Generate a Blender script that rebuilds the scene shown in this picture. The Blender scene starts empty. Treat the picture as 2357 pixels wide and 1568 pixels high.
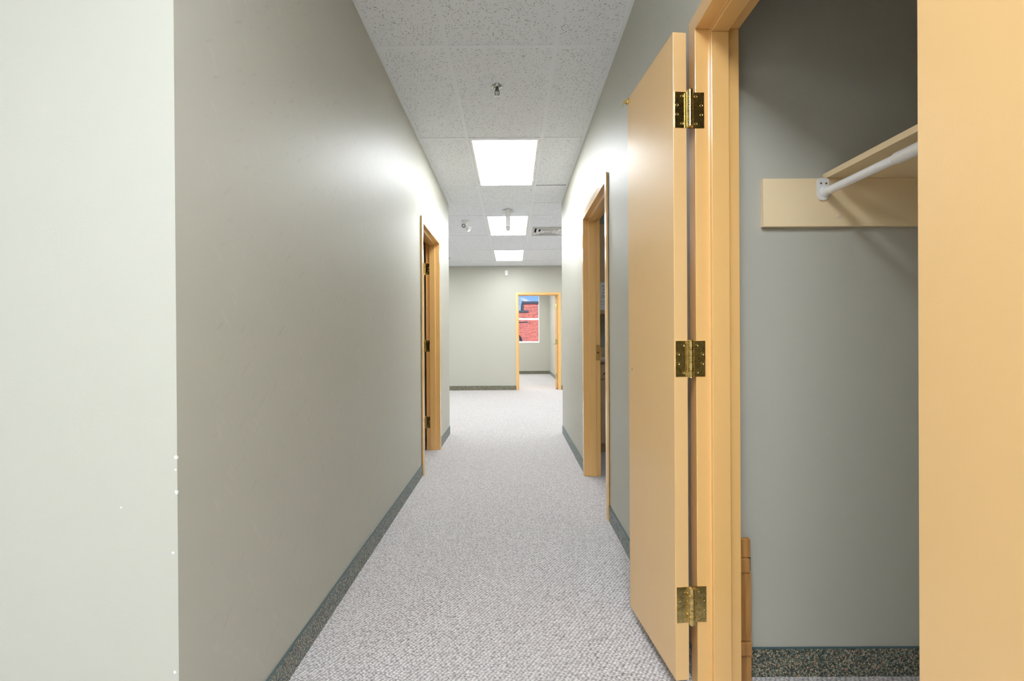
import bpy, bmesh, math, random
from mathutils import Vector, Matrix
random.seed(7)
C = bpy.context.scene.collection
SC = bpy.context.scene

# ------------------------------------------------------------------ camera
F_PX, YAW, PITCH, ROLL, CAM_H = 1097.36, -0.00062, -0.00302, -0.00591, 1.1398
cam_data = bpy.data.cameras.new('camera')
cam_data.sensor_fit = 'HORIZONTAL'; cam_data.sensor_width = 36.0
cam_data.lens = F_PX / 2357 * 36.0
cam_data.clip_start = 0.02; cam_data.clip_end = 500
cam = bpy.data.objects.new('camera', cam_data); C.objects.link(cam)
fw = Vector((math.sin(YAW)*math.cos(PITCH), math.cos(YAW)*math.cos(PITCH), math.sin(PITCH)))
rt = Vector((math.cos(YAW), -math.sin(YAW), 0)); up = rt.cross(fw)
rt2 = rt*math.cos(ROLL) + up*math.sin(ROLL); up2 = up*math.cos(ROLL) - rt*math.sin(ROLL)
mw = Matrix((rt2, up2, -fw)).transposed().to_4x4(); mw.translation = (0, 0, CAM_H)
cam.matrix_world = mw
SC.camera = cam

# ------------------------------------------------------------------ view, light levels
SC.view_settings.view_transform = 'Standard'; SC.view_settings.look = 'None'
SC.view_settings.gamma = 1.0; SC.view_settings.use_curve_mapping = False
SC.view_settings.exposure = 0.0
LAMP = 21.0            # radiance of the fluorescent troffer diffusers
LAMP_LOBBY = 39.5      # lobby troffers behind the camera, set brighter to lift the foreground
SUN = 4.9
SKY = 1.0
SC.cycles.diffuse_bounces = 8; SC.cycles.max_bounces = 14; SC.cycles.glossy_bounces = 5
SC.cycles.sample_clamp_indirect = 6.0
SC.cycles.use_denoising = True

world = bpy.data.worlds.new('world'); SC.world = world; world.use_nodes = True
wt = world.node_tree; wn, wl = wt.nodes, wt.links; wn.clear()
def wnode(t, **kw):
    n = wn.new(t)
    for k, v in kw.items(): setattr(n, k, v)
    return n
tc = wnode('ShaderNodeTexCoord'); sep = wnode('ShaderNodeSeparateXYZ'); wl.new(tc.outputs['Generated'], sep.inputs[0])
ramp = wnode('ShaderNodeValToRGB'); wl.new(sep.outputs['Z'], ramp.inputs[0])
ramp.color_ramp.elements[0].position = 0.0; ramp.color_ramp.elements[0].color = (0.72, 0.87, 1.0, 1)
ramp.color_ramp.elements[1].position = 0.30; ramp.color_ramp.elements[1].color = (0.07, 0.24, 0.78, 1)
e = ramp.color_ramp.elements.new(0.085); e.color = (0.30, 0.58, 1.0, 1)
mp = wnode('ShaderNodeMapping'); mp.inputs['Scale'].default_value = (1, 1, 2.2); wl.new(tc.outputs['Generated'], mp.inputs[0])
nz = wnode('ShaderNodeTexNoise'); nz.inputs['Scale'].default_value = 26; nz.inputs['Detail'].default_value = 5; wl.new(mp.outputs[0], nz.inputs[0])
cr = wnode('ShaderNodeValToRGB'); wl.new(nz.outputs[0], cr.inputs[0])
cr.color_ramp.elements[0].position = 0.60; cr.color_ramp.elements[0].color = (0, 0, 0, 1)
cr.color_ramp.elements[1].position = 0.69; cr.color_ramp.elements[1].color = (1, 1, 1, 1)
mx = wnode('ShaderNodeMixRGB'); wl.new(cr.outputs[0], mx.inputs[0]); wl.new(ramp.outputs[0], mx.inputs[1]); mx.inputs[2].default_value = (0.95, 0.96, 1.0, 1)
bg = wnode('ShaderNodeBackground'); bg.inputs[1].default_value = SKY; wl.new(mx.outputs[0], bg.inputs[0])
wo = wnode('ShaderNodeOutputWorld'); wl.new(bg.outputs[0], wo.inputs[0])

sd = bpy.data.lights.new('sun', 'SUN'); sd.energy = SUN; sd.angle = math.radians(0.6); sd.color = (1.0, 0.95, 0.88)
sun = bpy.data.objects.new('sun', sd); C.objects.link(sun); sun.location = (-6, -8, 25)
sun.rotation_euler = Vector((-0.30, 0.75, -0.6)).to_track_quat('-Z', 'Y').to_euler()

# ------------------------------------------------------------------ helpers
def tag(o, label=None, cat=None, group=None, kind=None):
    if label: o['label'] = label
    if cat: o['category'] = cat
    if group: o['group'] = group
    if kind: o['kind'] = kind
    return o
def wloc(o):
    v = Vector((0, 0, 0))
    while o is not None:
        v += o.location; o = o.parent
    return v
def empty(name, loc, label, cat, group=None, kind=None):
    o = bpy.data.objects.new(name, None); C.objects.link(o); o.location = loc; o.empty_display_size = 0.1
    return tag(o, label, cat, group, kind)
class MB:
    """collects shapes in world coordinates; build() links ONE mesh object"""
    def __init__(s): s.v = []; s.f = []
    def add(s, vs, fs):
        b = len(s.v); s.v += [Vector(v) for v in vs]; s.f += [tuple(i+b for i in f) for f in fs]; return s
    def box(s, x0, x1, y0, y1, z0, z1):
        if x0 > x1: x0, x1 = x1, x0
        if y0 > y1: y0, y1 = y1, y0
        return s.add([(x0,y0,z0),(x1,y0,z0),(x1,y1,z0),(x0,y1,z0),(x0,y0,z1),(x1,y0,z1),(x1,y1,z1),(x0,y1,z1)],
                     [(0,3,2,1),(4,5,6,7),(0,1,5,4),(1,2,6,5),(2,3,7,6),(3,0,4,7)])
    def obox(s, o, a, b, c):
        """oriented box: corner o, edge vectors a, b, c"""
        o, a, b, c = Vector(o), Vector(a), Vector(b), Vector(c)
        return s.add([o, o+a, o+a+b, o+b, o+c, o+a+c, o+a+b+c, o+b+c],
                     [(0,3,2,1),(4,5,6,7),(0,1,5,4),(1,2,6,5),(2,3,7,6),(3,0,4,7)])
    def prism(s, A, B):
        n = len(A)
        return s.add(list(A)+list(B), [tuple(range(n))[::-1], tuple(range(n, 2*n))] + [(i, (i+1) % n, n+(i+1) % n, n+i) for i in range(n)])
    def lathe(s, o, axis, prof, n=20):
        """prof: list of (r, h) along axis from o"""
        ax = Vector(axis).normalized(); t = ax.orthogonal().normalized(); u = ax.cross(t); o = Vector(o)
        vs = []; fs = []
        for r, h in prof:
            for k in range(n):
                a = 2*math.pi*k/n; vs.append(o + ax*h + (t*math.cos(a)+u*math.sin(a))*max(r, 1e-5))
        for i in range(len(prof)-1):
            for k in range(n):
                fs.append((i*n+k, i*n+(k+1) % n, (i+1)*n+(k+1) % n, (i+1)*n+k))
        fs.append(tuple(range(n))[::-1]); fs.append(tuple((len(prof)-1)*n+k for k in range(n)))
        return s.add(vs, fs)
    def tube(s, pts, r, n=8):
        pts = [Vector(p) for p in pts]; vs = []; fs = []
        for i, p in enumerate(pts):
            d = (pts[min(i+1, len(pts)-1)] - pts[max(i-1, 0)]).normalized()
            t = d.orthogonal().normalized() if i == 0 else (t - d*t.dot(d)).normalized()
            u = d.cross(t)
            vs += [p + (t*math.cos(2*math.pi*k/n)+u*math.sin(2*math.pi*k/n))*r for k in range(n)]
        for i in range(len(pts)-1):
            for k in range(n): fs.append((i*n+k, i*n+(k+1) % n, (i+1)*n+(k+1) % n, (i+1)*n+k))
        fs.append(tuple(range(n))[::-1]); fs.append(tuple((len(pts)-1)*n+k for k in range(n)))
        return s.add(vs, fs)
    def build(s, name, mat, parent=None, bevel=0.0, smooth=False, origin=None, seg=2):
        off = wloc(parent) if parent is not None else Vector(origin or (0, 0, 0))
        if parent is not None and origin is not None: off = Vector(origin)
        me = bpy.data.meshes.new(name); me.from_pydata([v-off for v in s.v], [], s.f)
        bm = bmesh.new(); bm.from_mesh(me); bmesh.ops.recalc_face_normals(bm, faces=bm.faces); bm.to_mesh(me); bm.free()
        me.materials.append(mat)
        o = bpy.data.objects.new(name, me); C.objects.link(o)
        if parent is not None:
            o.parent = parent
            if origin is not None: o.location = off - wloc(parent)
        else: o.location = off
        if smooth:
            for p in me.polygons: p.use_smooth = True
            try: me.set_sharp_from_angle(angle=math.radians(40))
            except Exception: pass
        if bevel:
            m = o.modifiers.new('bevel', 'BEVEL'); m.width = bevel; m.segments = seg; m.limit_method = 'ANGLE'; m.angle_limit = math.radians(40)
            m.harden_normals = False
        return o

# ------------------------------------------------------------------ materials
class NT:
    def __init__(s, name):
        s.m = bpy.data.materials.new(name); s.m.use_nodes = True; s.t = s.m.node_tree; s.n = s.t.nodes; s.l = s.t.links
        s.n.clear(); s.out = s.n.new('ShaderNodeOutputMaterial'); s.b = s.n.new('ShaderNodeBsdfPrincipled'); s.l.new(s.b.outputs[0], s.out.inputs[0])
    def set(s, **kw):
        for k, v in kw.items(): s.b.inputs[k.replace('_', ' ')].default_value = v
        return s
    def node(s, t, **kw):
        n = s.n.new(t)
        for k, v in kw.items():
            if k in n.inputs: n.inputs[k].default_value = v
            else: setattr(n, k, v)
        return n
    def pos(s, scale=(1, 1, 1), rot=(0, 0, 0)):
        g = s.node('ShaderNodeNewGeometry'); m = s.node('ShaderNodeMapping'); m.inputs['Scale'].default_value = scale
        r = s.node('ShaderNodeMapping'); r.inputs['Rotation'].default_value = rot
        s.l.new(g.outputs['Position'], r.inputs[0]); s.l.new(r.outputs[0], m.inputs[0]); return m.outputs[0]
    def noise(s, vec, scale, detail=3, rough=0.5):
        n = s.node('ShaderNodeTexNoise', Scale=scale, Detail=detail, Roughness=rough); s.l.new(vec, n.inputs['Vector']); return n.outputs[0]
    def ramp(s, fac, stops, interp='LINEAR'):
        r = s.node('ShaderNodeValToRGB'); r.color_ramp.interpolation = interp; el = r.color_ramp.elements
        while len(el) < len(stops): el.new(0.5)
        for e, (p, c) in zip(el, stops):
            e.position = p; e.color = (c[0], c[1], c[2], 1) if not isinstance(c, (int, float)) else (c, c, c, 1)
        s.l.new(fac, r.inputs[0]); return r.outputs[0]
    def mix(s, fac, a, b, mode='MIX'):
        n = s.node('ShaderNodeMixRGB', blend_type=mode)
        for i, x in zip((0, 1, 2), (fac, a, b)):
            if hasattr(x, 'is_linked') or hasattr(x, 'links'): s.l.new(x, n.inputs[i])
            else: n.inputs[i].default_value = x if i == 0 else (x[0], x[1], x[2], 1)
        return n.outputs[0]
    def math(s, op, a, b=0.0, c=0.0):
        n = s.node('ShaderNodeMath', operation=op)
        for i, x in enumerate((a, b, c)):
            if isinstance(x, (int, float)): n.inputs[i].default_value = x
            else: s.l.new(x, n.inputs[i])
        return n.outputs[0]
    def color(s, x): s.l.new(x, s.b.inputs['Base Color']); return s
    def bump(s, h, dist=0.002, strength=0.5):
        n = s.node('ShaderNodeBump', Strength=strength, Distance=dist); s.l.new(h, n.inputs['Height']); s.l.new(n.outputs[0], s.b.inputs['Normal']); return s
def col(r, g, b): return (r, g, b, 1)
def plain(name, c, rough=0.5, metal=0.0, spec=0.5, var=0.0):
    t = NT(name).set(Base_Color=col(*c), Roughness=rough, Metallic=metal, Specular_IOR_Level=spec)
    if var:
        v = t.noise(t.pos(), 14, 4)
        t.color(t.mix(t.math('MULTIPLY', v, var), c, tuple(x*0.55 for x in c)))
    return t.m

WALL = (0.478, 0.470, 0.403)
def wall_material(name, chips=(), scuffs=False):
    t = NT(name).set(Roughness=0.48, Specular_IOR_Level=0.45)
    p = t.pos()
    big = t.noise(p, 1.3, 3)
    base = t.mix(t.math('MULTIPLY', big, 0.14), WALL, tuple(x*0.86 for x in WALL))
    if scuffs:
        # scuffs: diagonal light and dark streaks
        sv = t.pos(scale=(3, 9, 55), rot=(math.radians(52), 0, 0))
        st = t.noise(sv, 1.0, 2, 0.4)
        base = t.mix(t.ramp(st, [(0.63, 0.0), (0.73, 0.20)]), base, (0.58, 0.565, 0.49))
        sv2 = t.pos(scale=(6, 14, 70), rot=(math.radians(-38), 0, 0))
        st2 = t.noise(sv2, 1.0, 2, 0.4)
        base = t.mix(t.ramp(st2, [(0.64, 0.0), (0.76, 0.22)]), base, (0.30, 0.29, 0.255))
    if chips:
        g = t.node('ShaderNodeNewGeometry'); acc = None
        wob = t.math('MULTIPLY', t.noise(t.pos(), 190, 1), 0.006)
        for (x, y, z, r) in chips:
            d = t.node('ShaderNodeVectorMath', operation='DISTANCE'); t.l.new(g.outputs['Position'], d.inputs[0]); d.inputs[1].default_value = (x, y, z)
            m = t.math('LESS_THAN', t.math('ADD', d.outputs['Value'], wob), r + 0.003)
            acc = m if acc is None else t.math('MAXIMUM', acc, m)
        base = t.mix(acc, base, (0.9, 0.9, 0.88))
    t.color(base)
    t.bump(t.noise(p, 260, 3), 0.0012, 0.18)
    return t.m
M = {}
M['wall'] = wall_material('wall_paint')
M['wall_scuffed'] = wall_material('wall_paint_scuffed', scuffs=True)
M['wall_chipped'] = wall_material('wall_paint_chipped', [(-0.7635,1.079,0.876,.0042),(-0.7622,1.079,0.797,.0042),(-0.889,1.079,0.763,.0018),(-0.772,1.079,0.660,.0026),(-0.7695,1.079,0.388,.0032),(-0.7647,1.079,0.848,.002)])

t = NT('tan_paint').set(Roughness=0.30, Specular_IOR_Level=0.5, Coat_Weight=1.0, Coat_Roughness=0.10)
TAN = (0.80, 0.48, 0.170)
nv = t.noise(t.pos(), 5, 4)
t.color(t.mix(t.math('MULTIPLY', nv, 0.18), TAN, (0.72, 0.42, 0.14)))
t.bump(t.noise(t.pos(), 420, 2), 0.0008, 0.05)
M['tan'] = t.m
t = NT('tan_door_paint').set(Roughness=0.34, Specular_IOR_Level=0.5, Coat_Weight=0.4, Coat_Roughness=0.2)
nv = t.noise(t.pos(scale=(6, 6, 1)), 2, 4)
t.color(t.mix(t.math('MULTIPLY', nv, 0.2), (0.78, 0.50, 0.215), (0.70, 0.43, 0.175)))
t.bump(t.noise(t.pos(), 500, 2), 0.0008, 0.22)
M['door'] = t.m
M['laminate'] = plain('tan_laminate', (0.86, 0.69, 0.43), 0.35)
M['cabinet'] = plain('cabinet_laminate', (0.62, 0.43, 0.25), 0.4)
M['worktop'] = plain('worktop_laminate', (0.62, 0.52, 0.40), 0.3)
M['paper'] = plain('white_paper', (0.85, 0.86, 0.86), 0.8)
M['dark_grey'] = plain('dark_grey', (0.10, 0.10, 0.10), 0.3)
M['ink'] = plain('black_ink', (0.03, 0.03, 0.04), 0.7)
M['white_metal'] = plain('white_enamel', (0.92, 0.92, 0.92), 0.3)
M['white_plastic'] = plain('white_plastic', (0.78, 0.78, 0.77), 0.35)
M['grey_plastic'] = plain('pale_grey_plastic', (0.72, 0.72, 0.72), 0.4)
M['chrome'] = plain('chrome', (0.55, 0.55, 0.55), 0.12, 1.0)
M['dark'] = plain('dark_void', (0.02, 0.02, 0.02), 0.8)
M['deck'] = plain('plenum_deck', (0.05, 0.05, 0.05), 0.9)
M['red_glass'] = plain('grey_bulb', (0.3, 0.3, 0.3), 0.1)
M['tee'] = plain('white_tee', (0.91, 0.945, 1.0), 0.35)
t = NT('polished_brass').set(Metallic=1.0, Roughness=0.16)
nv = t.noise(t.pos(), 90, 5, 0.7)
t.color(t.ramp(nv, [(0.35, (0.42, 0.31, 0.10)), (0.6, (0.80, 0.62, 0.26))]))
t.bump(t.noise(t.pos(), 300, 3), 0.0005, 0.12)
M['brass'] = t.m
M['bronze'] = plain('dull_bronze', (0.46, 0.27, 0.08), 0.45, 0.6)

# ceiling tile: pits and worm marks in a white mineral board
t = NT('fissured_tile').set(Roughness=0.9, Specular_IOR_Level=0.2)
p = t.pos()
wv = t.node('ShaderNodeTexNoise', Scale=60.0, Detail=2.0); t.l.new(p, wv.inputs['Vector'])
dv = t.node('ShaderNodeVectorMath', operation='MULTIPLY_ADD'); t.l.new(wv.outputs['Color'], dv.inputs[0]); dv.inputs[1].default_value = (0.016, 0.016, 0); t.l.new(p, dv.inputs[2])
vo = t.node('ShaderNodeTexVoronoi', Scale=118.0); t.l.new(dv.outputs[0], vo.inputs['Vector'])
sp = t.node('ShaderNodeSeparateColor'); t.l.new(vo.outputs['Color'], sp.inputs[0])
rad = t.math('MULTIPLY', t.math('MAXIMUM', t.math('SUBTRACT', sp.outputs[0], 0.15), 0.0), 0.50)
pit = t.math('LESS_THAN', vo.outputs['Distance'], rad)
shade = t.math('MULTIPLY', pit, t.math('MULTIPLY_ADD', sp.outputs[1], 0.55, 0.4))
t.color(t.mix(shade, (0.91, 0.94, 0.99), (0.23, 0.23, 0.235)))
inv = t.math('SUBTRACT', 1.0, pit)
t.bump(inv, 0.003, 0.5)
M['tile'] = t.m

# loop pile carpet
t = NT('loop_carpet').set(Roughness=0.95, Specular_IOR_Level=0.15, Sheen_Weight=0.25, Sheen_Roughness=0.5)
t.b.inputs['Sheen Tint'].default_value = (1, 0.98, 0.97, 1)
pv = t.pos(scale=(76, 172, 1), rot=(0, 0, math.radians(33)))
vo = t.node('ShaderNodeTexVoronoi', Scale=1.0, Randomness=0.42); t.l.new(pv, vo.inputs['Vector'])
sp = t.node('ShaderNodeSeparateColor'); t.l.new(vo.outputs['Color'], sp.inputs[0])
lp = t.ramp(vo.outputs['Distance'], [(0.18, 1.0), (0.75, 0.0)])
c1 = t.mix(sp.outputs[0], (0.73, 0.695, 0.68), (0.89, 0.855, 0.84))
c2 = t.mix(lp, (0.17, 0.155, 0.155), c1)
wear = t.noise(t.pos(scale=(1.6, 0.5, 1)), 1.6, 4)
c3 = t.mix(t.ramp(wear, [(0.4, 0.0), (0.7, 0.22)]), c2, (0.52, 0.50, 0.48))
flk = t.noise(t.pos(), 38, 1)
c4 = t.mix(t.ramp(flk, [(0.80, 0.0), (0.83, 0.5)]), c3, (0.15, 0.14, 0.14))
t.color(c4); t.bump(lp, 0.004, 0.6)
M['carpet'] = t.m

# flecked carpet skirting
t = NT('flecked_carpet').set(Roughness=0.9, Specular_IOR_Level=0.2, Sheen_Weight=0.35, Sheen_Roughness=0.35)
t.b.inputs['Sheen Tint'].default_value = (0.65, 0.82, 1, 1)
pv = t.pos(scale=(210, 210, 210), rot=(0.45, 0.62, 0.31))
vo = t.node('ShaderNodeTexVoronoi', Scale=1.0, Randomness=0.85); t.l.new(pv, vo.inputs['Vector'])
sp = t.node('ShaderNodeSeparateColor'); t.l.new(vo.outputs['Color'], sp.inputs[0])
cc = t.ramp(sp.outputs[0], [(0.0, (0.07, 0.08, 0.06)), (0.2, (0.22, 0.225, 0.16)), (0.5, (0.40, 0.36, 0.24)), (0.68, (0.60, 0.54, 0.38)), (0.86, (0.18, 0.30, 0.26)), (0.93, (0.75, 0.42, 0.25))], 'CONSTANT')
lp = t.ramp(vo.outputs['Distance'], [(0.25, 1.0), (0.8, 0.0)])
t.color(t.mix(lp, (0.05, 0.055, 0.042), cc)); t.bump(lp, 0.003, 0.6)
M['fleck'] = t.m
M['binding'] = plain('teal_binding', (0.06, 0.11, 0.12), 0.4)

# worn pine board
t = NT('brown_pine').set(Roughness=0.5)
gr = t.noise(t.pos(scale=(60, 60, 4)), 1.0, 4, 0.6)
t.color(t.ramp(gr, [(0.3, (0.32, 0.14, 0.035)), (0.7, (0.58, 0.30, 0.09))])); t.bump(gr, 0.001, 0.2)
M['pine'] = t.m

# brick building
t = NT('red_brick').set(Roughness=0.9, Specular_IOR_Level=0.2)
g = t.node('ShaderNodeNewGeometry'); sx = t.node('ShaderNodeSeparateXYZ'); t.l.new(g.outputs['Position'], sx.inputs[0])
cx = t.node('ShaderNodeCombineXYZ'); t.l.new(t.math('ADD', sx.outputs[0], sx.outputs[1]), cx.inputs[0]); t.l.new(sx.outputs[2], cx.inputs[1])
bk = t.node('ShaderNodeTexBrick', Scale=1.0); t.l.new(cx.outputs[0], bk.inputs['Vector'])
bk.inputs['Brick Width'].default_value = 0.20; bk.inputs['Row Height'].default_value = 0.068; bk.inputs['Mortar Size'].default_value = 0.008
bk.inputs['Color1'].default_value = col(0.70, 0.15, 0.11); bk.inputs['Color2'].default_value = col(0.44, 0.075, 0.065); bk.inputs['Mortar'].default_value = col(0.74, 0.42, 0.36)
cn = t.node('ShaderNodeMapping'); cn.inputs['Scale'].default_value = (5, 14.7, 1); t.l.new(cx.outputs[0], cn.inputs[0])
dk = t.noise(cn.outputs[0], 0.8, 2)
t.color(t.mix(t.ramp(dk, [(0.60, 0.0), (0.66, 0.6)]), bk.outputs['Color'], (0.16, 0.07, 0.08)))
t.bump(bk.outputs['Fac'], 0.01, -0.4)
M['brick'] = t.m
M['coping'] = plain('dark_coping', (0.06, 0.07, 0.10), 0.6)
M['asphalt'] = plain('asphalt', (0.10, 0.10, 0.11), 0.9, var=0.3)
M['sky_glass'] = plain('window_glass_dark', (0.16, 0.22, 0.34), 0.08)

for key, power in (('lamp', LAMP), ('lamp_lobby', LAMP_LOBBY), ('kitchen_fill', 5.0)):
    t = NT(key + '_diffuser').set(Base_Color=col(0.9, 0.9, 0.9), Roughness=0.4)
    t.b.inputs['Emission Color'].default_value = (0.92, 0.985, 1.075, 1) if key == 'lamp_lobby' else (0.955, 0.99, 1.02, 1); t.b.inputs['Emission Strength'].default_value = power
    M[key] = t.m
t = NT('window_glass')
t.n.remove(t.b); tr = t.node('ShaderNodeBsdfTransparent'); gl = t.node('ShaderNodeBsdfGlossy'); gl.inputs['Roughness'].default_value = 0.02
fr = t.node('ShaderNodeFresnel', IOR=1.45); ms = t.node('ShaderNodeMixShader')
t.l.new(fr.outputs[0], ms.inputs[0]); t.l.new(tr.outputs[0], ms.inputs[1]); t.l.new(gl.outputs[0], ms.inputs[2]); t.l.new(ms.outputs[0], t.out.inputs[0])
M['glass'] = t.m

# ------------------------------------------------------------------ dimensions (metres)
XL, XR = -0.761, 0.603          # corridor walls
HC = 2.776                      # ceiling height
WT = 0.111                      # wall thickness
ZT = 2.86                       # walls run up behind the ceiling grid
YN, YE, YF, YW = 1.079, 5.75, 10.65, 15.5
FD, FC, OPH = 0.141, 0.052, 2.125   # frame depth, casing width, opening height
PR = 0.015                      # frame stands proud of the wall
CL0, CL1 = 0.640, 1.525         # closet opening along y
KD0, KD1 = 3.022, 3.950         # right office (kitchenette) opening
LD0, LD1 = 4.027, 4.910         # left office opening
BD0, BD1 = 0.135, 1.033         # far door opening along x
XO = 1.215                      # far office right wall
G = 0.03                        # rough opening margin

def structure(o, label, cat): return tag(o, label, cat, kind='structure')

# ------------------------------------------------------------------ floor and walls
structure(MB().box(-6.2, 4.4, -4.7, 15.7, -0.12, 0).build('floor', M['carpet']), 'pale grey loop pile carpet floor running the whole length of the corridor', 'floor')

def wall_with_gaps(mb, axis, a0, a1, s0, s1, gaps, z1=ZT):
    """wall slab: thickness a0..a1 across, s0..s1 along; gaps = (from, to, height)"""
    cur = s0
    def bx(p, q, zb, zt):
        if q - p < 1e-4: return
        if axis == 'x': mb.box(a0, a1, p, q, zb, zt)
        else: mb.box(p, q, a0, a1, zb, zt)
    for g0, g1, h in gaps:
        bx(cur, g0, 0, z1); bx(g0, g1, h, z1); cur = g1
    bx(cur, s1, 0, z1)
    return mb
mb = wall_with_gaps(MB(), 'x', XL-WT, XL, YN+WT, YE, [(LD0-G, LD1+G, OPH+G)])
structure(mb.build('wall_left', M['wall_scuffed']), 'long beige painted wall on the left of the corridor', 'wall')
structure(MB().box(-6.2, XL, YN, YN+WT, 0, ZT).build('wall_front', M['wall_chipped']), 'pale beige wall facing the camera at far left with chipped corner', 'wall')
mb = wall_with_gaps(MB(), 'x', XR, XR+WT, -4.7, YE, [(CL0-G, CL1+G, OPH+G), (KD0-G, KD1+G, OPH+G)])
structure(mb.build('wall_right', M['wall_scuffed']), 'beige painted wall on the right of the corridor with two door openings', 'wall')
mb = wall_with_gaps(MB(), 'y', YF, YF+WT, -5.2, 4.3, [(BD0-G, BD1+G, OPH+G)])
structure(mb.build('wall_back', M['wall']), 'beige wall at the end of the open area around the far doorway', 'wall')
WX0, WX1, WZ0, WZ1 = -0.34, 0.882, 1.03, 2.58
mb = MB(); mb.box(-2.7, WX0, YW, YW+0.2, 0, ZT).box(WX1, XO+0.12, YW, YW+0.2, 0, ZT).box(WX0, WX1, YW, YW+0.2, 0, WZ0).box(WX0, WX1, YW, YW+0.2, WZ1, ZT)
structure(mb.build('wall_window', M['wall']), 'beige outer wall with the window seen through the far doorway', 'wall')
structure(MB().box(XO, XO+0.11, YF+WT, YW, 0, ZT).build('wall_office_right', M['wall']), 'bright cream side wall behind the open far door', 'wall')
structure(MB().box(-2.7, -2.6, YF+WT, YW, 0, ZT).build('wall_office_left', M['wall']), 'hidden left side wall of the far office', 'wall')
structure(MB().box(-5.2, -5.1, YE, YF, 0, ZT).build('wall_open_left', M['wall']), 'hidden left side wall of the open area', 'wall')
structure(MB().box(4.2, 4.3, YE, YF, 0, ZT).build('wall_open_right', M['wall']), 'hidden right side wall of the open area', 'wall')
structure(MB().box(-5.2, XL-WT, YE-WT, YE, 0, ZT).build('wall_end_left', M['wall']), 'wall closing the left office beside the corridor end', 'wall')
structure(MB().box(XR+WT, 4.3, 5.36, YE, 0, ZT).build('wall_end_right', M['wall']), 'wall behind the kitchenette cabinets', 'wall')
structure(MB().box(-6.2, XR, -4.8, -4.7, 0, ZT).build('wall_rear', M['wall']), 'hidden wall behind the camera', 'wall')
structure(MB().box(-6.3, -6.2, -4.7, YN+WT, 0, ZT).build('wall_lobby_left', M['wall']), 'hidden left side wall of the lobby', 'wall')
structure(MB().box(-3.6, -3.5, YN+WT, YE-WT, 0, ZT).build('wall_room_left', M['wall']), 'dim far wall of the left office', 'wall')
CLB, CLF = 1.40, 1.603
structure(MB().box(XR+WT, CLB+0.1, CLF, CLF+0.1, 0, ZT).build('wall_closet_side', M['wall']), 'grey beige inner side wall of the closet facing the camera', 'wall')
structure(MB().box(CLB, CLB+0.1, 0.42, CLF, 0, ZT).build('wall_closet_back', M['wall']), 'back wall of the closet hidden behind the near door leaf', 'wall')
structure(MB().box(XR+WT, CLB, 0.42, 0.52, 0, ZT).build('wall_closet_near', M['wall']), 'hidden near side wall of the closet', 'wall')
structure(MB().box(3.3, 3.4, CLF+0.1, 5.36, 0, ZT).build('wall_room_right', M['wall']), 'hidden far wall of the kitchenette', 'wall')
structure(MB().box(CLB+0.1, 3.3, CLF, CLF+0.1, 0, ZT).build('wall_room_near', M['wall']), 'hidden near wall of the kitchenette', 'wall')

# ------------------------------------------------------------------ ceiling: deck, tiles, tees, wall angles
ceil = structure(MB().box(-6.3, 4.4, -4.8, 15.7, ZT, ZT+0.1).build('ceiling', M['deck']), 'suspended ceiling of fissured white tiles in a white metal grid', 'ceiling')
COLX, ROWY = -0.358, 2.674
tile_cache, tee_cache = {}, {}
def cached(cache, key, maker):
    if key not in cache: cache[key] = maker()
    return cache[key]
def box_mesh(name, sx, sy, z0, z1, mat, bev=0.0):
    bm = bmesh.new()
    bmesh.ops.create_cube(bm, size=1.0)
    for v in bm.verts: v.co = Vector((v.co.x*sx, v.co.y*sy, z0 + (v.co.z+0.5)*(z1-z0)))
    me = bpy.data.meshes.new(name); bm.to_mesh(me); bm.free(); me.materials.append(mat); return me
def piece(name, me, x, y, z=0.0, rx=0.0, parent=None):
    o = bpy.data.objects.new(name, me); C.objects.link(o); o.parent = parent or ceil; o.location = (x, y, z); o.rotation_euler = (rx, 0, 0); return o
lights, vent_cell = [], None
LIGHT_CELLS = {(0, 7), (0, 9), (-3, 7), (-3, 9), (3, 0), (0, 1), (0, 3), (0, 5), (-4, 3), (4, 3), (-4, 5), (4, 5), (0, -3), (0, -5), (-4, -5), (-8, -5)}
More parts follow.
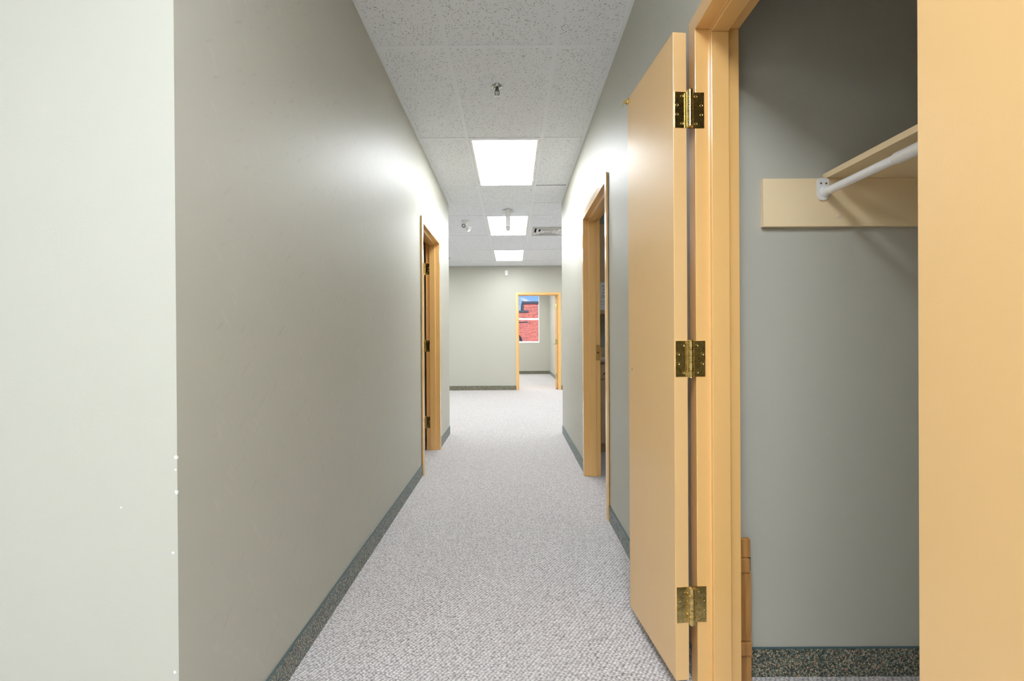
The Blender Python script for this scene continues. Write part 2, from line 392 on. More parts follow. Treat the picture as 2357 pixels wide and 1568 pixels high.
def grid_zone(x0, x1, y0, y1):
    c0 = math.floor((x0-COLX)/0.61 + 1e-6); c1 = math.ceil((x1-COLX)/0.61 - 1e-6)
    r0 = math.floor((y0-ROWY)/1.22 + 1e-6); r1 = math.ceil((y1-ROWY)/1.22 - 1e-6)
    for c in range(c0, c1):
        ax, bx = max(x0, COLX+0.61*c), min(x1, COLX+0.61*(c+1))
        if bx-ax < 0.03: continue
        for r in range(r0, r1):
            ay, by = max(y0, ROWY+1.22*r), min(y1, ROWY+1.22*(r+1))
            if by-ay < 0.03: continue
            if (c, r) in LIGHT_CELLS and bx-ax > 0.6: lights.append((c, r, ax, bx, ay, by)); continue
            spans = [(ay, by)]
            if (c, r) == (1, 3): spans = [(ay, ay+0.61)]
            for (p, q) in spans:
                sx, sy = round(bx-ax-0.008, 3), round(q-p-0.008, 3)
                me = cached(tile_cache, (sx, sy), lambda: box_mesh('ceiling_tile', sx, sy, 0, 0.016, M['tile']))
                odd = (c, r) == (1, 1)
                piece('ceiling_tile', me, (ax+bx)/2, (p+q)/2 - (0.010 if odd else 0), HC + 0.0045 + random.uniform(0, 0.0012) + (0.004 if odd else 0), 0.0, ceil)
            # cross tee at the far edge of this cell
            if by < y1 - 1e-3:
                me = cached(tee_cache, ('c', round(bx-ax, 3)), lambda: box_mesh('cross_tee', bx-ax-0.024, 0.024, 0, 0.004, M['tee']))
                piece('cross_tee', me, (ax+bx)/2, by, HC)
        if bx < x1 - 1e-3:
            me = cached(tee_cache, ('m', round(y1-y0, 3)), lambda: box_mesh('main_tee', 0.024, y1-y0, 0, 0.0045, M['tee']))
            piece('main_tee', me, bx, (y0+y1)/2, HC-0.0005)
    me = box_mesh('wall_angle', 0.022, y1-y0, 0, 0.004, M['tee'])
    piece('wall_angle', me, x0+0.011, (y0+y1)/2, HC); piece('wall_angle', me, x1-0.011, (y0+y1)/2, HC)
grid_zone(XL, XR, YN, YE)
grid_zone(-5.1, 4.2, YE, YF)
grid_zone(-6.2, XR, -4.7, YN)
grid_zone(-2.6, XO, YF+WT, YW)
grid_zone(XR+WT, 3.3, CLF+0.1, 5.36)
for c in range(-8, 8):          # far edge angle
    pass
piece('wall_angle', box_mesh('wall_angle', 9.3, 0.022, 0, 0.0042, M['tee']), -0.45, YF-0.011, HC-0.0002)
me = cached(tee_cache, ('c', 0.61), lambda: box_mesh('cross_tee', 0.586, 0.024, 0, 0.004, M['tee']))
piece('cross_tee', me, COLX+0.915, ROWY+1.22*3+0.61, HC)
for (x0, x1, y0, y1) in ((-3.5, XL-WT, YN+WT, YE-WT), (XR+WT, CLB, 0.52, CLF)):
    MB().box(x0, x1, y0, y1, HC, HC+0.02).build('ceiling_panel', M['tile'], ceil)

LIGHT_LABEL = {(0, 1): 'nearest of the three glowing troffers, above the middle of the corridor', (0, 3): 'glowing troffer behind the edge-on sign box, second from the camera',
               (0, 5): 'furthest glowing troffer, just before the end wall'}
def troffer(ax, bx, ay, by, label, mat='lamp'):
    root = empty('ceiling_light', ((ax+bx)/2, (ay+by)/2, HC), label, 'ceiling light', 'fluorescent troffers in the ceiling grid')
    a, b, c, d = ax+0.014, bx-0.014, ay+0.014, by-0.014; w = 0.022
    f = MB(); f.box(a, a+w, c, d, HC+0.001, HC+0.03).box(b-w, b, c, d, HC+0.001, HC+0.03).box(a+w, b-w, c, c+w, HC+0.001, HC+0.03).box(a+w, b-w, d-w, d, HC+0.001, HC+0.03)
    f.build('light_frame', M['white_metal'], root)
    MB().box(a+w, b-w, c+w, d-w, HC+0.006, HC+0.010).build('diffuser', M[mat], root)
    l = MB(); l.box(b-w+0.004, b-0.004, d-0.20, d-0.17, HC-0.004, HC+0.001)
    l.build('latch', M['white_metal'], root)
for (c, r, ax, bx, ay, by) in lights:
    lab = LIGHT_LABEL.get((c, r))
    if lab is None and r >= 7: lab = 'unseen troffer added in place of daylight in the far office, %s side, %s the window' % ('right' if c == 0 else 'left', 'by' if r == 9 else 'away from')  # added lamps, they stand in for strong window daylight
    elif (c, r) == (3, 0): lab = 'dim unseen troffer added to light the kitchenette'  # added weak lamp so the cabinets show through the doorway
    elif lab is None and r > 0: lab = '%s unseen troffer added to brighten the open area, at its %s side' % ('nearer' if r == 3 else 'further', 'left' if c < 0 else 'right')  # added side lamps that raise the light level beyond the corridor
    elif lab is None: lab = 'troffer out of view, %s' % {(0, -3): 'overhead just behind the camera', (0, -5): 'well behind the camera', (-4, -5): 'left behind the camera', (-8, -5): 'at the far left of the lobby'}.get((c, r), 'right of the closet in the next room')
    troffer(ax, bx, ay, by, lab, 'kitchen_fill' if (c, r) == (3, 0) else 'lamp' if r > 0 else 'lamp_lobby')

# ------------------------------------------------------------------ door frames
PROF = [(0, -FC), (0, 0), (0.046, 0), (0.046, 0.016), (0.102, 0.016), (0.102, 0), (FD, 0), (FD, -FC), (FD-0.012, -FC), (FD-0.012, -0.02), (0.012, -0.02), (0.012, -FC)]
def door_frame(name, origin, U, D, width, label):
    """origin: floor corner of the opening on the face plane; U along the opening, D through the wall"""
    origin, U, D = Vector(origin), Vector(U), Vector(D); Z = Vector((0, 0, 1))
    root = empty(name, origin + U*width/2, label, 'door frame', kind='structure')
    for side in (0, 1):
        A, B = [], []
        for d, tt in PROF:
            u = tt if side == 0 else width - tt
            A.append(origin + U*u + D*d); B.append(origin + U*u + D*d + Z*(OPH - tt))
        MB().prism(A, B).build('jamb', M['tan'], root, bevel=0.0018)
    A, B = [], []
    for d, tt in PROF:
        A.append(origin + U*tt + D*d + Z*(OPH-tt)); B.append(origin + U*(width-tt) + D*d + Z*(OPH-tt))
    MB().prism(A, B).build('head', M['tan'], root, bevel=0.0018)
    return root
fr_closet = door_frame('trim_1', (XR-PR, CL0, 0), (0, 1, 0), (1, 0, 0), CL1-CL0, 'tan painted steel frame around the closet opening at right')
fr_kitchen = door_frame('trim_2', (XR-PR, KD0, 0), (0, 1, 0), (1, 0, 0), KD1-KD0, 'tan painted steel frame of the right doorway to the kitchenette')
fr_left = door_frame('trim_3', (XL+PR, LD0, 0), (0, 1, 0), (-1, 0, 0), LD1-LD0, 'tan painted steel frame of the doorway in the left wall')
fr_back = door_frame('trim_4', (BD0, YF-PR, 0), (1, 0, 0), (0, 1, 0), BD1-BD0, 'pale tan steel frame of the far doorway in the end wall')
# strike plate on the kitchenette frame
s = MB().box(XR-PR+0.106, XR-PR+FD-0.002, KD1-0.0015, KD1+0.001, 0.958, 1.088)
s.box(XR-PR+FD-0.002, XR-PR+FD+0.010, KD1-0.003, KD1-0.0005, 0.98, 1.066)
st = s.build('strike_plate', M['bronze'], fr_kitchen); st['label'] = 'dull bronze strike plate'
MB().lathe((XR-PR+0.121, KD1-0.0013, 1.022), (0, -1, 0), [(0.0085, 0), (0.0085, 0.0006)], 14).build('latch_hole', M['dark'], st)
for zz in (0.968, 1.076): MB().lathe((XR-PR+0.123, KD1-0.0013, zz), (0, -1, 0), [(0.004, 0), (0.003, 0.001)], 10).build('screw', M['brass'], st)

# ------------------------------------------------------------------ hinges
HZ = (1.866, 1.0735, 0.2875)
def hinge(parent, axis_xy, zc, plates, r=0.0098):
    """plates: list of (start xy on the plate plane beside the barrel, direction xy, normal xy, width)"""
    h = 0.1143
    prof = [(r*0.55, -h/2-0.004), (r*0.95, -h/2-0.002)]
    cuts = [-h/2, -h/2+0.021, -h/2+0.026, -h/2+0.047, -h/2+0.067, -h/2+0.088, -h/2+0.093, h/2]
    for i in range(len(cuts)-1):
        rr = r*1.06 if i in (1, 5) else r
        prof += [(rr*0.86, cuts[i]), (rr, cuts[i]+0.0008), (rr, cuts[i+1]-0.0008), (rr*0.86, cuts[i+1])]
    prof += [(r*0.95, h/2+0.002), (r*0.55, h/2+0.005)]
    kn = MB().lathe((axis_xy[0], axis_xy[1], zc), (0, 0, 1), prof, 20).build('hinge', M['brass'], parent, smooth=True, origin=(axis_xy[0], axis_xy[1], zc))
    for (p, d, n, w) in plates:
        p = Vector((p[0], p[1], 0)); d = Vector((d[0], d[1], 0)).normalized(); n = Vector((n[0], n[1], 0)).normalized()
        o = p + Vector((0, 0, zc-h/2)) - n*0.0005
        MB().obox(o, d*w, n*0.0022, (0, 0, h)).build('hinge_plate', M['brass'], kn, bevel=0.0004)
        for dz, du in ((0.0435, 0.34), (0.0150, 0.78), (-0.0150, 0.78), (-0.0435, 0.34)):
            c = p + d*w*du + Vector((0, 0, zc+dz)) + n*0.0016
            MB().lathe(c, n, [(0.0052, 0), (0.0052, 0.0007), (0.0040, 0.0009), (0.0028, 0.0001), (0.0012, -0.0002)], 14).build('screw', M['brass'], kn, smooth=True)
    return kn

# ------------------------------------------------------------------ door leaves
LEAF_T = 0.0445
def leaf(name, hx, hy, ang, length, z0, z1, nsign, label, mat=None):
    """leaf whose hinge-edge corner on its visible face is (hx, hy); runs along ang; thickness goes to nsign side"""
    d = Vector((math.cos(ang), math.sin(ang), 0)); n = Vector((-d.y, d.x, 0))*nsign
    o = Vector((hx, hy, z0))
    ob = MB().obox(o, d*length, n*LEAF_T, (0, 0, z1-z0)).build(name, mat or M['door'], bevel=0.0016, origin=(hx, hy, 0))
    structure(ob, label, 'door'); return ob, d, n
# far closet leaf, folded back against the corridor wall
ang = math.atan2(0.43, -0.040)
d1, dd, nn = leaf('door_1', 0.5155, 1.518, ang, 0.432, 0.046, 2.113, -1, 'narrow tan closet door leaf folded back along the corridor wall, three brass hinges')
for z in HZ:
    e0 = Vector((0.5155, 1.518, 0))
    hinge(d1, (0.5670, 1.5120), z, [(e0 + nn*0.0415, -nn, -dd, 0.0375), ((0.5765, CL1), (1, 0), (0, -1), 0.0400)])
# ball catch clip near the top free edge, and an empty screw hole at knob height
fe = Vector((0.5155, 1.518, 0)) + dd*0.432
cb = MB().obox(fe - dd*0.020 + Vector((0, 0, 2.090)) - nn*0.0015, dd*0.018, -nn*0.004, (0, 0, 0.022))
cb.obox(fe - dd*0.014 + Vector((0, 0, 2.094)) - nn*0.004, dd*0.010, -nn*0.012, (0, 0, 0.012))
cb.obox(fe - dd*0.003 + Vector((0, 0, 2.088)) - nn*0.0155, dd*0.012, -nn*0.002, (0, 0, 0.020))
tb = cb.build('catch_clip', M['brass'], d1, bevel=0.0008); tb['label'] = 'small brass catch clip'
MB().lathe(fe - dd*0.040 + Vector((0, 0, 1.016)) - nn*-0.0004, -nn, [(0.004, 0), (0.004, 0.0012), (0.0015, 0.0016)], 10).build('screw', M['chrome'], d1, smooth=True)
# near closet leaf, folded back toward the camera
ang2 = math.atan2(-0.43, -0.036)
d2, dd2, nn2 = leaf('door_2', 0.5440, 0.640, ang2, 0.432, 0.046, 2.113, 1, 'bright tan closet door leaf filling the right edge of the picture')
for z in HZ:
    e0 = Vector((0.5440, 0.640, 0))
    hinge(d2, (0.5800, 0.6520), z, [(e0 + nn2*0.030, -nn2, -dd2, 0.028), ((0.590, CL0), (1, 0), (0, 1), 0.036)], r=0.006)
# left office leaf, opened into the dark room
d3, dd3, nn3 = leaf('door_3', -0.9015, 4.859, math.pi, 0.87, 0.012, 2.115, -1, 'tan door leaf standing open inside the dark room on the left')
for z in HZ:
    hinge(d3, (-0.8965, 4.9020), z, [((-0.8900, LD1), (1, 0), (0, -1), 0.040), ((-0.9015, 4.898), (0, -1), (1, 0), 0.034)], r=0.0075)
# far office leaf, opened past square with its edge to the camera
ang4 = math.atan2(1.0, 0.118)
d4, dd4, nn4 = leaf('door_4', 0.970, 10.790, ang4, 0.88, 0.02, 2.115, -1, 'tan door leaf standing open edge-on in the far doorway')
for z in HZ:
    e0 = Vector((0.970, 10.790, 0))
    hinge(d4, (1.024, 10.785), z, [(e0 + nn4*0.042, -nn4, -dd4, 0.038), ((BD1, 10.780), (0, -1), (-1, 0), 0.036)], r=0.0075)
hp = Vector((0.970, 10.790, 0)) + dd4*0.81 + Vector((0, 0, 1.01))
lv = MB().lathe(hp, -nn4, [(0.026, 0), (0.026, 0.008), (0.011, 0.010), (0.011, 0.05)], 16)
lv.tube([hp - nn4*0.05, hp - nn4*0.055 - dd4*0.03, hp - nn4*0.055 - dd4*0.11], 0.009)
lv.build('lever_handle', M['chrome'], d4, smooth=True)

# ------------------------------------------------------------------ carpet baseboards
BH, BT = 0.094, 0.0055
def baseboard(name, p, q, n, label):
    """strip from p to q (xy), standing off the wall along n"""
    p, q, n = Vector((p[0], p[1], 0)), Vector((q[0], q[1], 0)), Vector((n[0], n[1], 0))
    o = MB().obox(p + n*0.0005, q-p, n*BT, (0, 0, BH)).build(name, M['fleck'])
    structure(o, label, 'baseboard')
    b = MB().obox(p + n*0.0005 + Vector((0, 0, BH)), q-p, n*(BT+0.0005), (0, 0, 0.004)).build('binding', M['binding'], o); b['label'] = 'thin teal edge binding'
baseboard('baseboard_left', (XL, YN+0.0), (XL, LD0-FC), (1, 0), 'flecked green carpet baseboard along the near part of the left wall')
baseboard('baseboard_left', (XL, LD1+FC), (XL, YE), (1, 0), 'short carpet baseboard on the left wall beyond the left doorway')
baseboard('baseboard_right', (XR, CL1+FC), (XR, KD0-FC), (-1, 0), 'carpet baseboard on the right wall between closet door and kitchenette doorway')
baseboard('baseboard_right', (XR, KD1+FC), (XR, YE), (-1, 0), 'carpet baseboard on the right wall beyond the kitchenette doorway')
baseboard('baseboard_back', (-5.1, YF), (BD0-FC, YF), (0, -1), 'grey green carpet baseboard on the end wall left of the far doorway')
baseboard('baseboard_back', (BD1+FC, YF), (4.2, YF), (0, -1), 'sliver of carpet baseboard right of the far doorway')
baseboard('baseboard_window', (-2.6, YW), (XO, YW), (0, -1), 'dark blue grey carpet baseboard under the far window')
baseboard('baseboard_office', (XO, YF+WT), (XO, YW-BT-0.003), (-1, 0), 'light blue carpet baseboard on the side wall behind the far door')
baseboard('baseboard_closet', (XR+WT, CLF), (CLB, CLF), (0, -1), 'flecked carpet baseboard on the side wall inside the closet')
baseboard('baseboard_front', (-6.2, YN), (XL, YN), (0, -1), 'carpet baseboard under the near left wall, below the frame')

# ------------------------------------------------------------------ window and the view outside
win = empty('window_1', ((WX0+WX1)/2, YW, WZ0), 'white framed sash window seen through the far doorway', 'window', kind='structure')
fwd = 0.035
f = MB(); f.box(WX0, WX0+fwd, YW+0.02, YW+0.09, WZ0, WZ1).box(WX1-fwd*0.6, WX1, YW+0.02, YW+0.09, WZ0, WZ1).box(WX0+fwd, WX1-fwd*0.6, YW+0.02, YW+0.09, WZ0, WZ0+fwd).box(WX0+fwd, WX1-fwd*0.6, YW+0.02, YW+0.09, WZ1-fwd, WZ1)
f.build('window_frame', M['white_metal'], win, bevel=0.003)
MB().box(WX0+fwd, WX1-fwd*0.6, YW+0.015, YW+0.08, 1.755, 1.82).build('meeting_rail', M['white_metal'], win, bevel=0.003)
MB().box(WX0+fwd, WX1-fwd*0.6, YW+0.05, YW+0.054, WZ0+fwd, 1.755).build('pane', M['glass'], win)
MB().box(WX0+fwd, WX1-fwd*0.6, YW+0.05, YW+0.054, 1.82, WZ1-fwd).build('pane', M['glass'], win)
MB().box(WX0, WX1, YW-0.012, YW+0.02, WZ0-0.02, WZ0+0.004).build('window_sill', M['white_metal'], win, bevel=0.002)

structure(MB().box(-60, 60, 15.8, 90, -6.3, -6.2).build('ground', M['asphalt']), 'hidden grey asphalt ground outside the window', 'ground')
bl = empty('brick_building', (3, 30, -6.2), 'red brick building with dark stepped coping outside the far window', 'building')
MB().box(0.72, 12, 30, 40, -6.2, 3.36).build('tall_wall', M['brick'], bl)
AX, AZ, AR, LY = 0.06, 0.95, 0.57, 29.45     # arched window in the lower block
m = MB(); N = 24
xs0, xs1, zt = -9.0, 0.98, 2.78
arc = [(AX + AR*math.cos(math.pi*k/N), AZ + AR*math.sin(math.pi*k/N)) for k in range(N+1)]
for (a, b) in zip(arc[:-1], arc[1:]):            # wall above the arch
    m.prism([(a[0], LY, a[1]), (b[0], LY, b[1]), (b[0], LY, zt), (a[0], LY, zt)], [(a[0], LY+0.35, a[1]), (b[0], LY+0.35, b[1]), (b[0], LY+0.35, zt), (a[0], LY+0.35, zt)])
m.box(xs0, AX-AR, LY, LY+0.35, -6.2, zt).box(AX+AR, xs1, LY, LY+0.35, -6.2, zt).box(AX-AR, AX+AR, LY, LY+0.35, -6.2, -0.8)
m.box(xs0, 0.70, LY+0.35, 40, -6.2, zt)
m.build('low_wall', M['brick'], bl)
MB().box(AX-AR-0.02, AX+AR+0.02, LY+0.2, LY+0.24, -0.8, AZ+AR+0.02).build('arch_window', M['sky_glass'], bl)
for k in range(N):                               # voussoirs standing slightly proud
    a0, a1 = math.pi*(k+0.06)/N, math.pi*(k+0.94)/N
    q = [(AX+rr*math.cos(a), AZ+rr*math.sin(a)) for rr, a in ((AR, a0), (AR+0.21, a0), (AR+0.21, a1), (AR, a1))]
    MB().prism([(x, LY-0.03, z) for x, z in q], [(x, LY+0.05, z) for x, z in q]).build('voussoir', M['brick'], bl)
MB().box(0.66, 12, 29.93, 30.3, 3.36, 3.50).build('coping', M['coping'], bl)
MB().box(0.62, 0.74, 29.95, 34, 2.86, 3.50).build('coping', M['coping'], bl)
MB().box(-9, 1.03, LY-0.06, LY+0.5, 2.78, 2.90).build('coping', M['coping'], bl)
MB().box(-9, 0.98, LY-0.05, LY, 2.40, 2.45).build('brick_band', M['coping'], bl)
MB().box(-9, 0.98, LY-0.05, LY, 2.17, 2.22).build('brick_band', M['coping'], bl)
MB().box(1.63, 1.66, 29.96, 30, -6.2, 3.36).build('downspout', plain('pale_pink_metal', (0.75, 0.5, 0.5), 0.5), bl)

# ------------------------------------------------------------------ closet shelf and rod
SZ = 1.668
sh = empty('closet_shelf', (1.2, 1.1, SZ), 'tan laminate shelf on a wall cleat inside the open closet', 'shelf')
MB().box(1.045, CLB-0.001, 0.523, CLF-0.001, SZ, SZ+0.019).build('shelf_board', M['laminate'], sh, bevel=0.0008)
for (y0, y1) in ((CLF-0.019, CLF-0.0008), (0.521, 0.539)):
    cl = MB().box(0.836, CLB-0.001, y0, y1, SZ-0.160, SZ-0.0006).build('cleat', M['laminate'], sh, bevel=0.0008)
MB().lathe((1.085, CLF-0.019, 1.541), (0, -1, 0), [(0.0075, 0), (0.0075, 0.0008), (0.006, 0.0014)], 16).build('screw_cap', plain('cream_plastic', (0.78, 0.66, 0.5), 0.4), sh, smooth=True)

RX, RZ = 1.037, 1.620
rod = empty('closet_rod', (RX, 1.1, RZ), 'white telescopic hanging rod below the closet shelf', 'clothes rod')
MB().lathe((RX, CLF-0.026, RZ), (0, -1, 0), [(0.0128, 0), (0.0128, 0.36)], 28).build('inner_tube', M['white_metal'], rod, smooth=True)
MB().lathe((RX, 1.283, RZ), (0, -1, 0), [(0.0136, -0.006), (0.0160, -0.001), (0.0160, 0.718)], 28).build('outer_tube', M['white_metal'], rod, smooth=True)
def flange(y, sgn):
    pts = []; w, zt, zb = 0.0195, SZ-0.002, RZ-0.006
    cxf = RX-0.006
    for k in range(13):
        a = math.pi + math.pi*k/12; pts.append((cxf + w*math.cos(a), zb + 0.022*math.sin(a)))
    for k in range(5):
        a = math.pi/2*k/4; pts.append((cxf + w-0.009 + 0.009*math.cos(a), zt-0.009 + 0.009*math.sin(a)))
    for k in range(5):
        a = math.pi/2 + math.pi/2*k/4; pts.append((cxf - w+0.009 + 0.009*math.cos(a), zt-0.009 + 0.009*math.sin(a)))
    fl = MB().prism([(x, y, z) for x, z in pts], [(x, y+sgn*0.007, z) for x, z in pts]).build('flange', M['white_plastic'], rod, bevel=0.002)
    MB().lathe((RX, y+sgn*0.006, RZ), (0, sgn, 0), [(0.0185, 0), (0.0180, 0.006), (0.0150, 0.010)], 24).build('socket', M['white_plastic'], fl, smooth=True)
    for dx in (-0.0085, 0.0085):
        MB().lathe((cxf+dx, y+sgn*0.0072, SZ-0.020), (0, sgn, 0), [(0.0038, 0), (0.0036, 0.001), (0.0015, 0.0018)], 12).build('screw', M['chrome'], fl, smooth=True)
flange(CLF-0.0195, -1); flange(0.5395, 1)

# brown wooden board with cross pieces standing in the closet corner
bd = empty('wooden_board', (0.75, 1.58, 0), 'brown wooden board with two cross battens standing in the closet corner', 'board')
PX1 = 0.7835
def pl(z0, z1, x1, yf, nm):
    return MB().box(XR+WT+0.020, x1, yf, CLF-0.012, z0, z1).build(nm, M['pine'], bd, bevel=0.003)
pl(0.412, 0.474, PX1, 1.574, 'plank'); pl(0.136, 0.363, PX1+0.0015, 1.572, 'plank'); pl(0.002, 0.090, PX1+0.003, 1.574, 'plank')
pl(0.364, 0.411, PX1-0.004, 1.567, 'batten'); pl(0.091, 0.135, PX1+0.001, 1.566, 'batten')
MB().box(PX1-0.004, PX1+0.0015, 1.578, 1.590, 0.366, 0.409).build('dark_gap', M['dark'], bd)  # black block painted in for the shaded gap beside the upper batten

# ------------------------------------------------------------------ kitchenette seen through the right doorway
KY = 4.743
base = empty('base_cabinet', (0.96, 5.05, 0), 'tan base cabinet with one drawer in the kitchenette beyond the right doorway', 'cabinet')
KX0, KX1 = 0.722, 1.20
MB().box(KX0, KX1, KY+0.02, 5.355, 0.09, 0.895).build('body', M['cabinet'], base)
MB().box(KX0, KX1, KY+0.06, 5.355, 0.0, 0.09).build('toe_kick', M['cabinet'], base)
dr = MB().box(KX0+0.003, KX1-0.003, KY, KY+0.019, 0.737, 0.885).build('drawer', M['cabinet'], base, bevel=0.002)
hx = 0.905
MB().tube([(hx, KY+0.001, 0.782), (hx+0.008, KY-0.022, 0.795), (hx+0.03, KY-0.032, 0.812), (hx+0.07, KY-0.032, 0.812), (hx+0.09, KY-0.022, 0.795), (hx+0.1, KY+0.001, 0.782)], 0.005).build('handle', M['dark'], dr, smooth=True)
MB().box(KX0+0.003, KX1-0.003, KY, KY+0.019, 0.095, 0.729).build('door', M['cabinet'], base, bevel=0.002)
wtp = empty('worktop', (0.96, 5.05, 0.896), 'light tan kitchenette worktop with rolled front edge', 'worktop')
m = MB(); m.box(KX0, KX1+0.6, KY, 5.354, 0.897, 0.955)
m.tube([(KX0, KY-0.002, 0.926), (KX1+0.6, KY-0.002, 0.926)], 0.029, 16)
m.build('top', M['worktop'], wtp)
MB().box(KX0, KX1+0.6, 5.335, 5.354, 0.956, 1.04).build('backsplash', M['worktop'], wtp, bevel=0.002)
upc = empty('wall_cabinet', (0.96, 5.2, 1.40), 'tan wall cabinet with a paper notice, above the kitchenette worktop', 'cabinet')
UY = 5.04
MB().box(KX0, KX1, UY+0.02, 5.355, 1.400, 2.354).build('body', M['cabinet'], upc)
MB().box(KX0+0.003, KX1-0.003, UY, UY+0.019, 1.404, 2.350).build('door', M['cabinet'], upc, bevel=0.002)
nt = tag(MB().box(0.905, 1.12, UY-0.002, UY-0.0006, 1.441, 1.734).build('paper_notice', M['paper'], origin=(1.0, UY, 1.441)), 'white paper notice taped to the wall cabinet beyond the right doorway', 'notice')
def text(body, x, z, size, parent):
    cu = bpy.data.curves.new('lettering', 'FONT'); cu.body = body; cu.size = size; cu.extrude = 0.0003; cu.materials.append(M['ink'])
    o = bpy.data.objects.new('lettering', cu); C.objects.link(o); o.parent = parent
    me = bpy.data.meshes.new_from_object(o.evaluated_get(bpy.context.evaluated_depsgraph_get()))
    bpy.data.objects.remove(o)
    o = bpy.data.objects.new('lettering', me); C.objects.link(o); o.parent = parent
    o.location = Vector((x, UY-0.0026, z)) - wloc(parent); o.rotation_euler = (math.pi/2, 0, 0)
for body, x, z in (('PLE', 0.950, 1.682), ('DO', 0.959, 1.649), ('MIC', 0.952, 1.613), ('TER', 0.945, 1.579)):
    text(body, x, z, 0.026, nt)
for k, z in enumerate((1.500, 1.528, 1.572)):
    MB().box(0.93, 1.09, UY-0.0028, UY-0.002, z, z+0.0022).build('printed_line', M['ink'] if k < 2 else plain('teal_ink', (0.2, 0.4, 0.4), 0.7), nt)

# ------------------------------------------------------------------ small fittings
def sprinkler(x, y, label):
    root = empty('sprinkler_head', (x, y, HC), label, 'sprinkler', 'fire sprinklers in the ceiling')
    z = HC + 0.004
    MB().lathe((x, y, z), (0, 0, -1), [(0.038, 0), (0.038, 0.003), (0.034, 0.008), (0.022, 0.013), (0.015, 0.015)], 28).build('escutcheon', M['chrome'], root, smooth=True)
    MB().lathe((x, y, z-0.014), (0, 0, -1), [(0.012, 0), (0.012, 0.010), (0.009, 0.014)], 16).build('nozzle', M['dark_grey'], root, smooth=True)
    arm = MB()
    for sg in (-1, 1):
        arm.tube([(x+sg*0.006, y, z-0.024), (x+sg*0.013, y, z-0.030), (x+sg*0.013, y, z-0.050), (x+sg*0.004, y, z-0.060)], 0.0028, 8)
    arm.build('frame_arm', M['dark_grey'], root, smooth=True)
    MB().tube([(x, y, z-0.026), (x, y, z-0.058)], 0.0022, 8).build('bulb', M['red_glass'], root, smooth=True)
    MB().lathe((x, y, z-0.060), (0, 0, -1), [(0.005, 0), (0.006, 0.003), (0.016, 0.004), (0.016, 0.0055), (0.004, 0.007)], 20).build('deflector', M['chrome'], root, smooth=True)
sprinkler(-0.089, 3.10, 'chrome sprinkler head on the tile before the nearest troffer')
sprinkler(-1.275, 9.60, 'distant sprinkler head beside the left corridor corner')

# sign box hanging from the ceiling with its edge to the camera
sg = empty('ceiling_sign', (-0.046, 6.12, HC), 'slim white sign box hanging edge-on from the ceiling beyond the corridor', 'sign')
for (a, b) in ((-0.112, -0.076), (-0.016, 0.020)): MB().box(a, b, 6.04, 6.16, HC-0.036, HC-0.0005).build('mounting_bracket', M['white_metal'], sg, bevel=0.002)
MB().box(-0.075, -0.017, 5.985, 6.27, HC-0.195, HC-0.003).build('sign_housing', M['grey_plastic'], sg, bevel=0.003)
MB().box(-0.070, -0.022, 5.99, 6.28, HC-0.215, HC-0.195).build('sign_lens', M['white_plastic'], sg, bevel=0.002)

# twin head emergency lamp on the ceiling
EX, EY = -0.635, 6.62
em = empty('emergency_lamp', (EX, EY, HC), 'white twin-head emergency lamp on the ceiling by the left corridor corner', 'emergency lamp')
MB().lathe((EX, EY, HC), (0, 0, -1), [(0.062, -0.002), (0.062, 0.004), (0.052, 0.014), (0.020, 0.026), (0.014, 0.045)], 28).build('lamp_base', M['white_plastic'], em, smooth=True)
def head(c, ax):
    c = Vector(c); ax = Vector(ax).normalized()
    h = MB().lathe(c - ax*0.035, ax, [(0.016, 0), (0.028, 0.006), (0.032, 0.030), (0.038, 0.050), (0.038, 0.058), (0.033, 0.058), (0.030, 0.052), (0.018, 0.040)], 24).build('lamp_head', M['white_plastic'], em, smooth=True)
    MB().lathe(c + ax*0.008, ax, [(0.0285, 0), (0.0285, 0.002)], 20).build('reflector', M['dark_grey'], h)
    MB().lathe(c + ax*0.010, ax, [(0.014, 0), (0.015, 0.006), (0.009, 0.013)], 14).build('bulb', M['grey_plastic'], h, smooth=True)
head((EX-0.028, EY-0.035, HC-0.068), (0.05, -1, -0.22)); head((EX+0.030, EY+0.005, HC-0.100), (0.75, -0.35, -0.55))
MB().tube([(EX, EY, HC-0.04), (EX-0.008, EY-0.01, HC-0.066), (EX+0.02, EY+0.004, HC-0.094)], 0.011, 10).build('swivel', M['grey_plastic'], em, smooth=True)

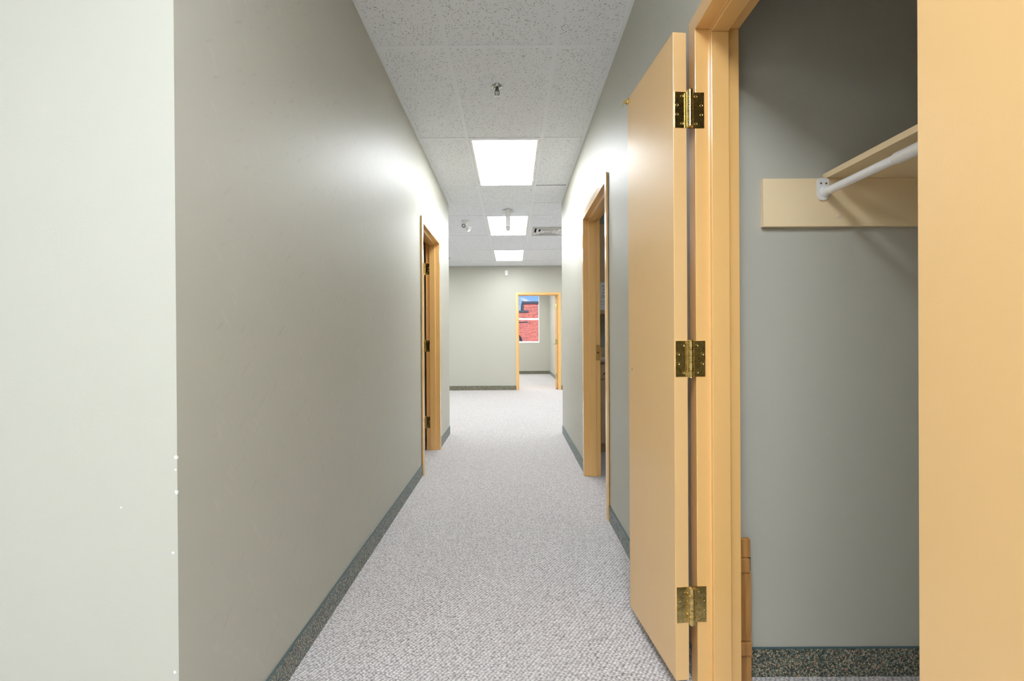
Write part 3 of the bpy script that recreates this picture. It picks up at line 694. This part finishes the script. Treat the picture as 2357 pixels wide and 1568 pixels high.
# square air diffuser in the grid
VX0, VX1, VY0, VY1 = COLX+0.61+0.013, COLX+1.22-0.013, ROWY+3.66+0.61+0.013, ROWY+4.88-0.013
vt = empty('air_diffuser', ((VX0+VX1)/2, (VY0+VY1)/2, HC), 'square metal air diffuser with nested louvres beside the second troffer', 'air vent')
def ring(x0, x1, y0, y1, ix, z_out, z_in, th=0.002):
    """sloping square ring, outer edge at z_out, inner edge inset by ix at z_in"""
    o = [(x0,y0),(x1,y0),(x1,y1),(x0,y1)]; i = [(x0+ix,y0+ix),(x1-ix,y0+ix),(x1-ix,y1-ix),(x0+ix,y1-ix)]
    vs = [(a,b,z_out) for a,b in o] + [(a,b,z_in) for a,b in i] + [(a,b,z_out+th) for a,b in o] + [(a,b,z_in+th) for a,b in i]
    fs = []
    for k in range(4):
        j = (k+1) % 4
        fs += [(k, j, 4+j, 4+k), (8+k, 12+k, 12+j, 8+j), (k, 8+k, 8+j, j), (4+k, 4+j, 12+j, 12+k)]
    return MB().add(vs, fs)
ring(VX0, VX1, VY0, VY1, 0.045, HC+0.001, HC+0.002).build('rim', M['white_metal'], vt)
M['vent'] = plain('satin_aluminium', (0.85, 0.85, 0.85), 0.28, 0.3)
for k in range(4):
    a = 0.045 + 0.062*k
    m = ring(VX0+a, VX1-a, VY0+a, VY1-a, 0.042, HC-0.004, HC+0.026)
    for (p, q, u, v) in ((VX0+a, VX1-a, VY0+a, VY0+a+0.002), (VX0+a, VX1-a, VY1-a-0.002, VY1-a), (VX0+a, VX0+a+0.002, VY0+a, VY1-a), (VX1-a-0.002, VX1-a, VY0+a, VY1-a)):
        m.box(p, q, u, v, HC-0.014, HC-0.003)
    m.build('louvre', M['vent'], vt)
a = 0.045 + 0.062*3+0.03
MB().box(VX0+a, VX1-a, VY0+a, VY1-a, HC-0.004, HC).build('centre_plate', M['vent'], vt)
MB().box(VX0, VX1, VY0, VY1, HC+0.04, HC+0.045).build('backing', M['dark'], vt)

# motion detector on the end wall
pd = empty('motion_detector', (-0.121, YF, 2.607), 'small white motion detector high on the end wall', 'detector')
pts = [(-0.157, 2.670), (-0.157, 2.585)] + [(-0.121 + 0.036*math.cos(math.pi + math.pi*k/10), 2.582 + 0.036*math.sin(math.pi + math.pi*k/10)) for k in range(11)] + [(-0.085, 2.585), (-0.085, 2.670)]
MB().prism([(x, YF-0.0005, z) for x, z in pts], [(x, YF-0.045, z) for x, z in pts]).build('casing', M['white_plastic'], pd, bevel=0.008)
MB().box(-0.143, -0.099, YF-0.048, YF-0.044, 2.575, 2.615).build('lens', M['grey_plastic'], pd, bevel=0.002)
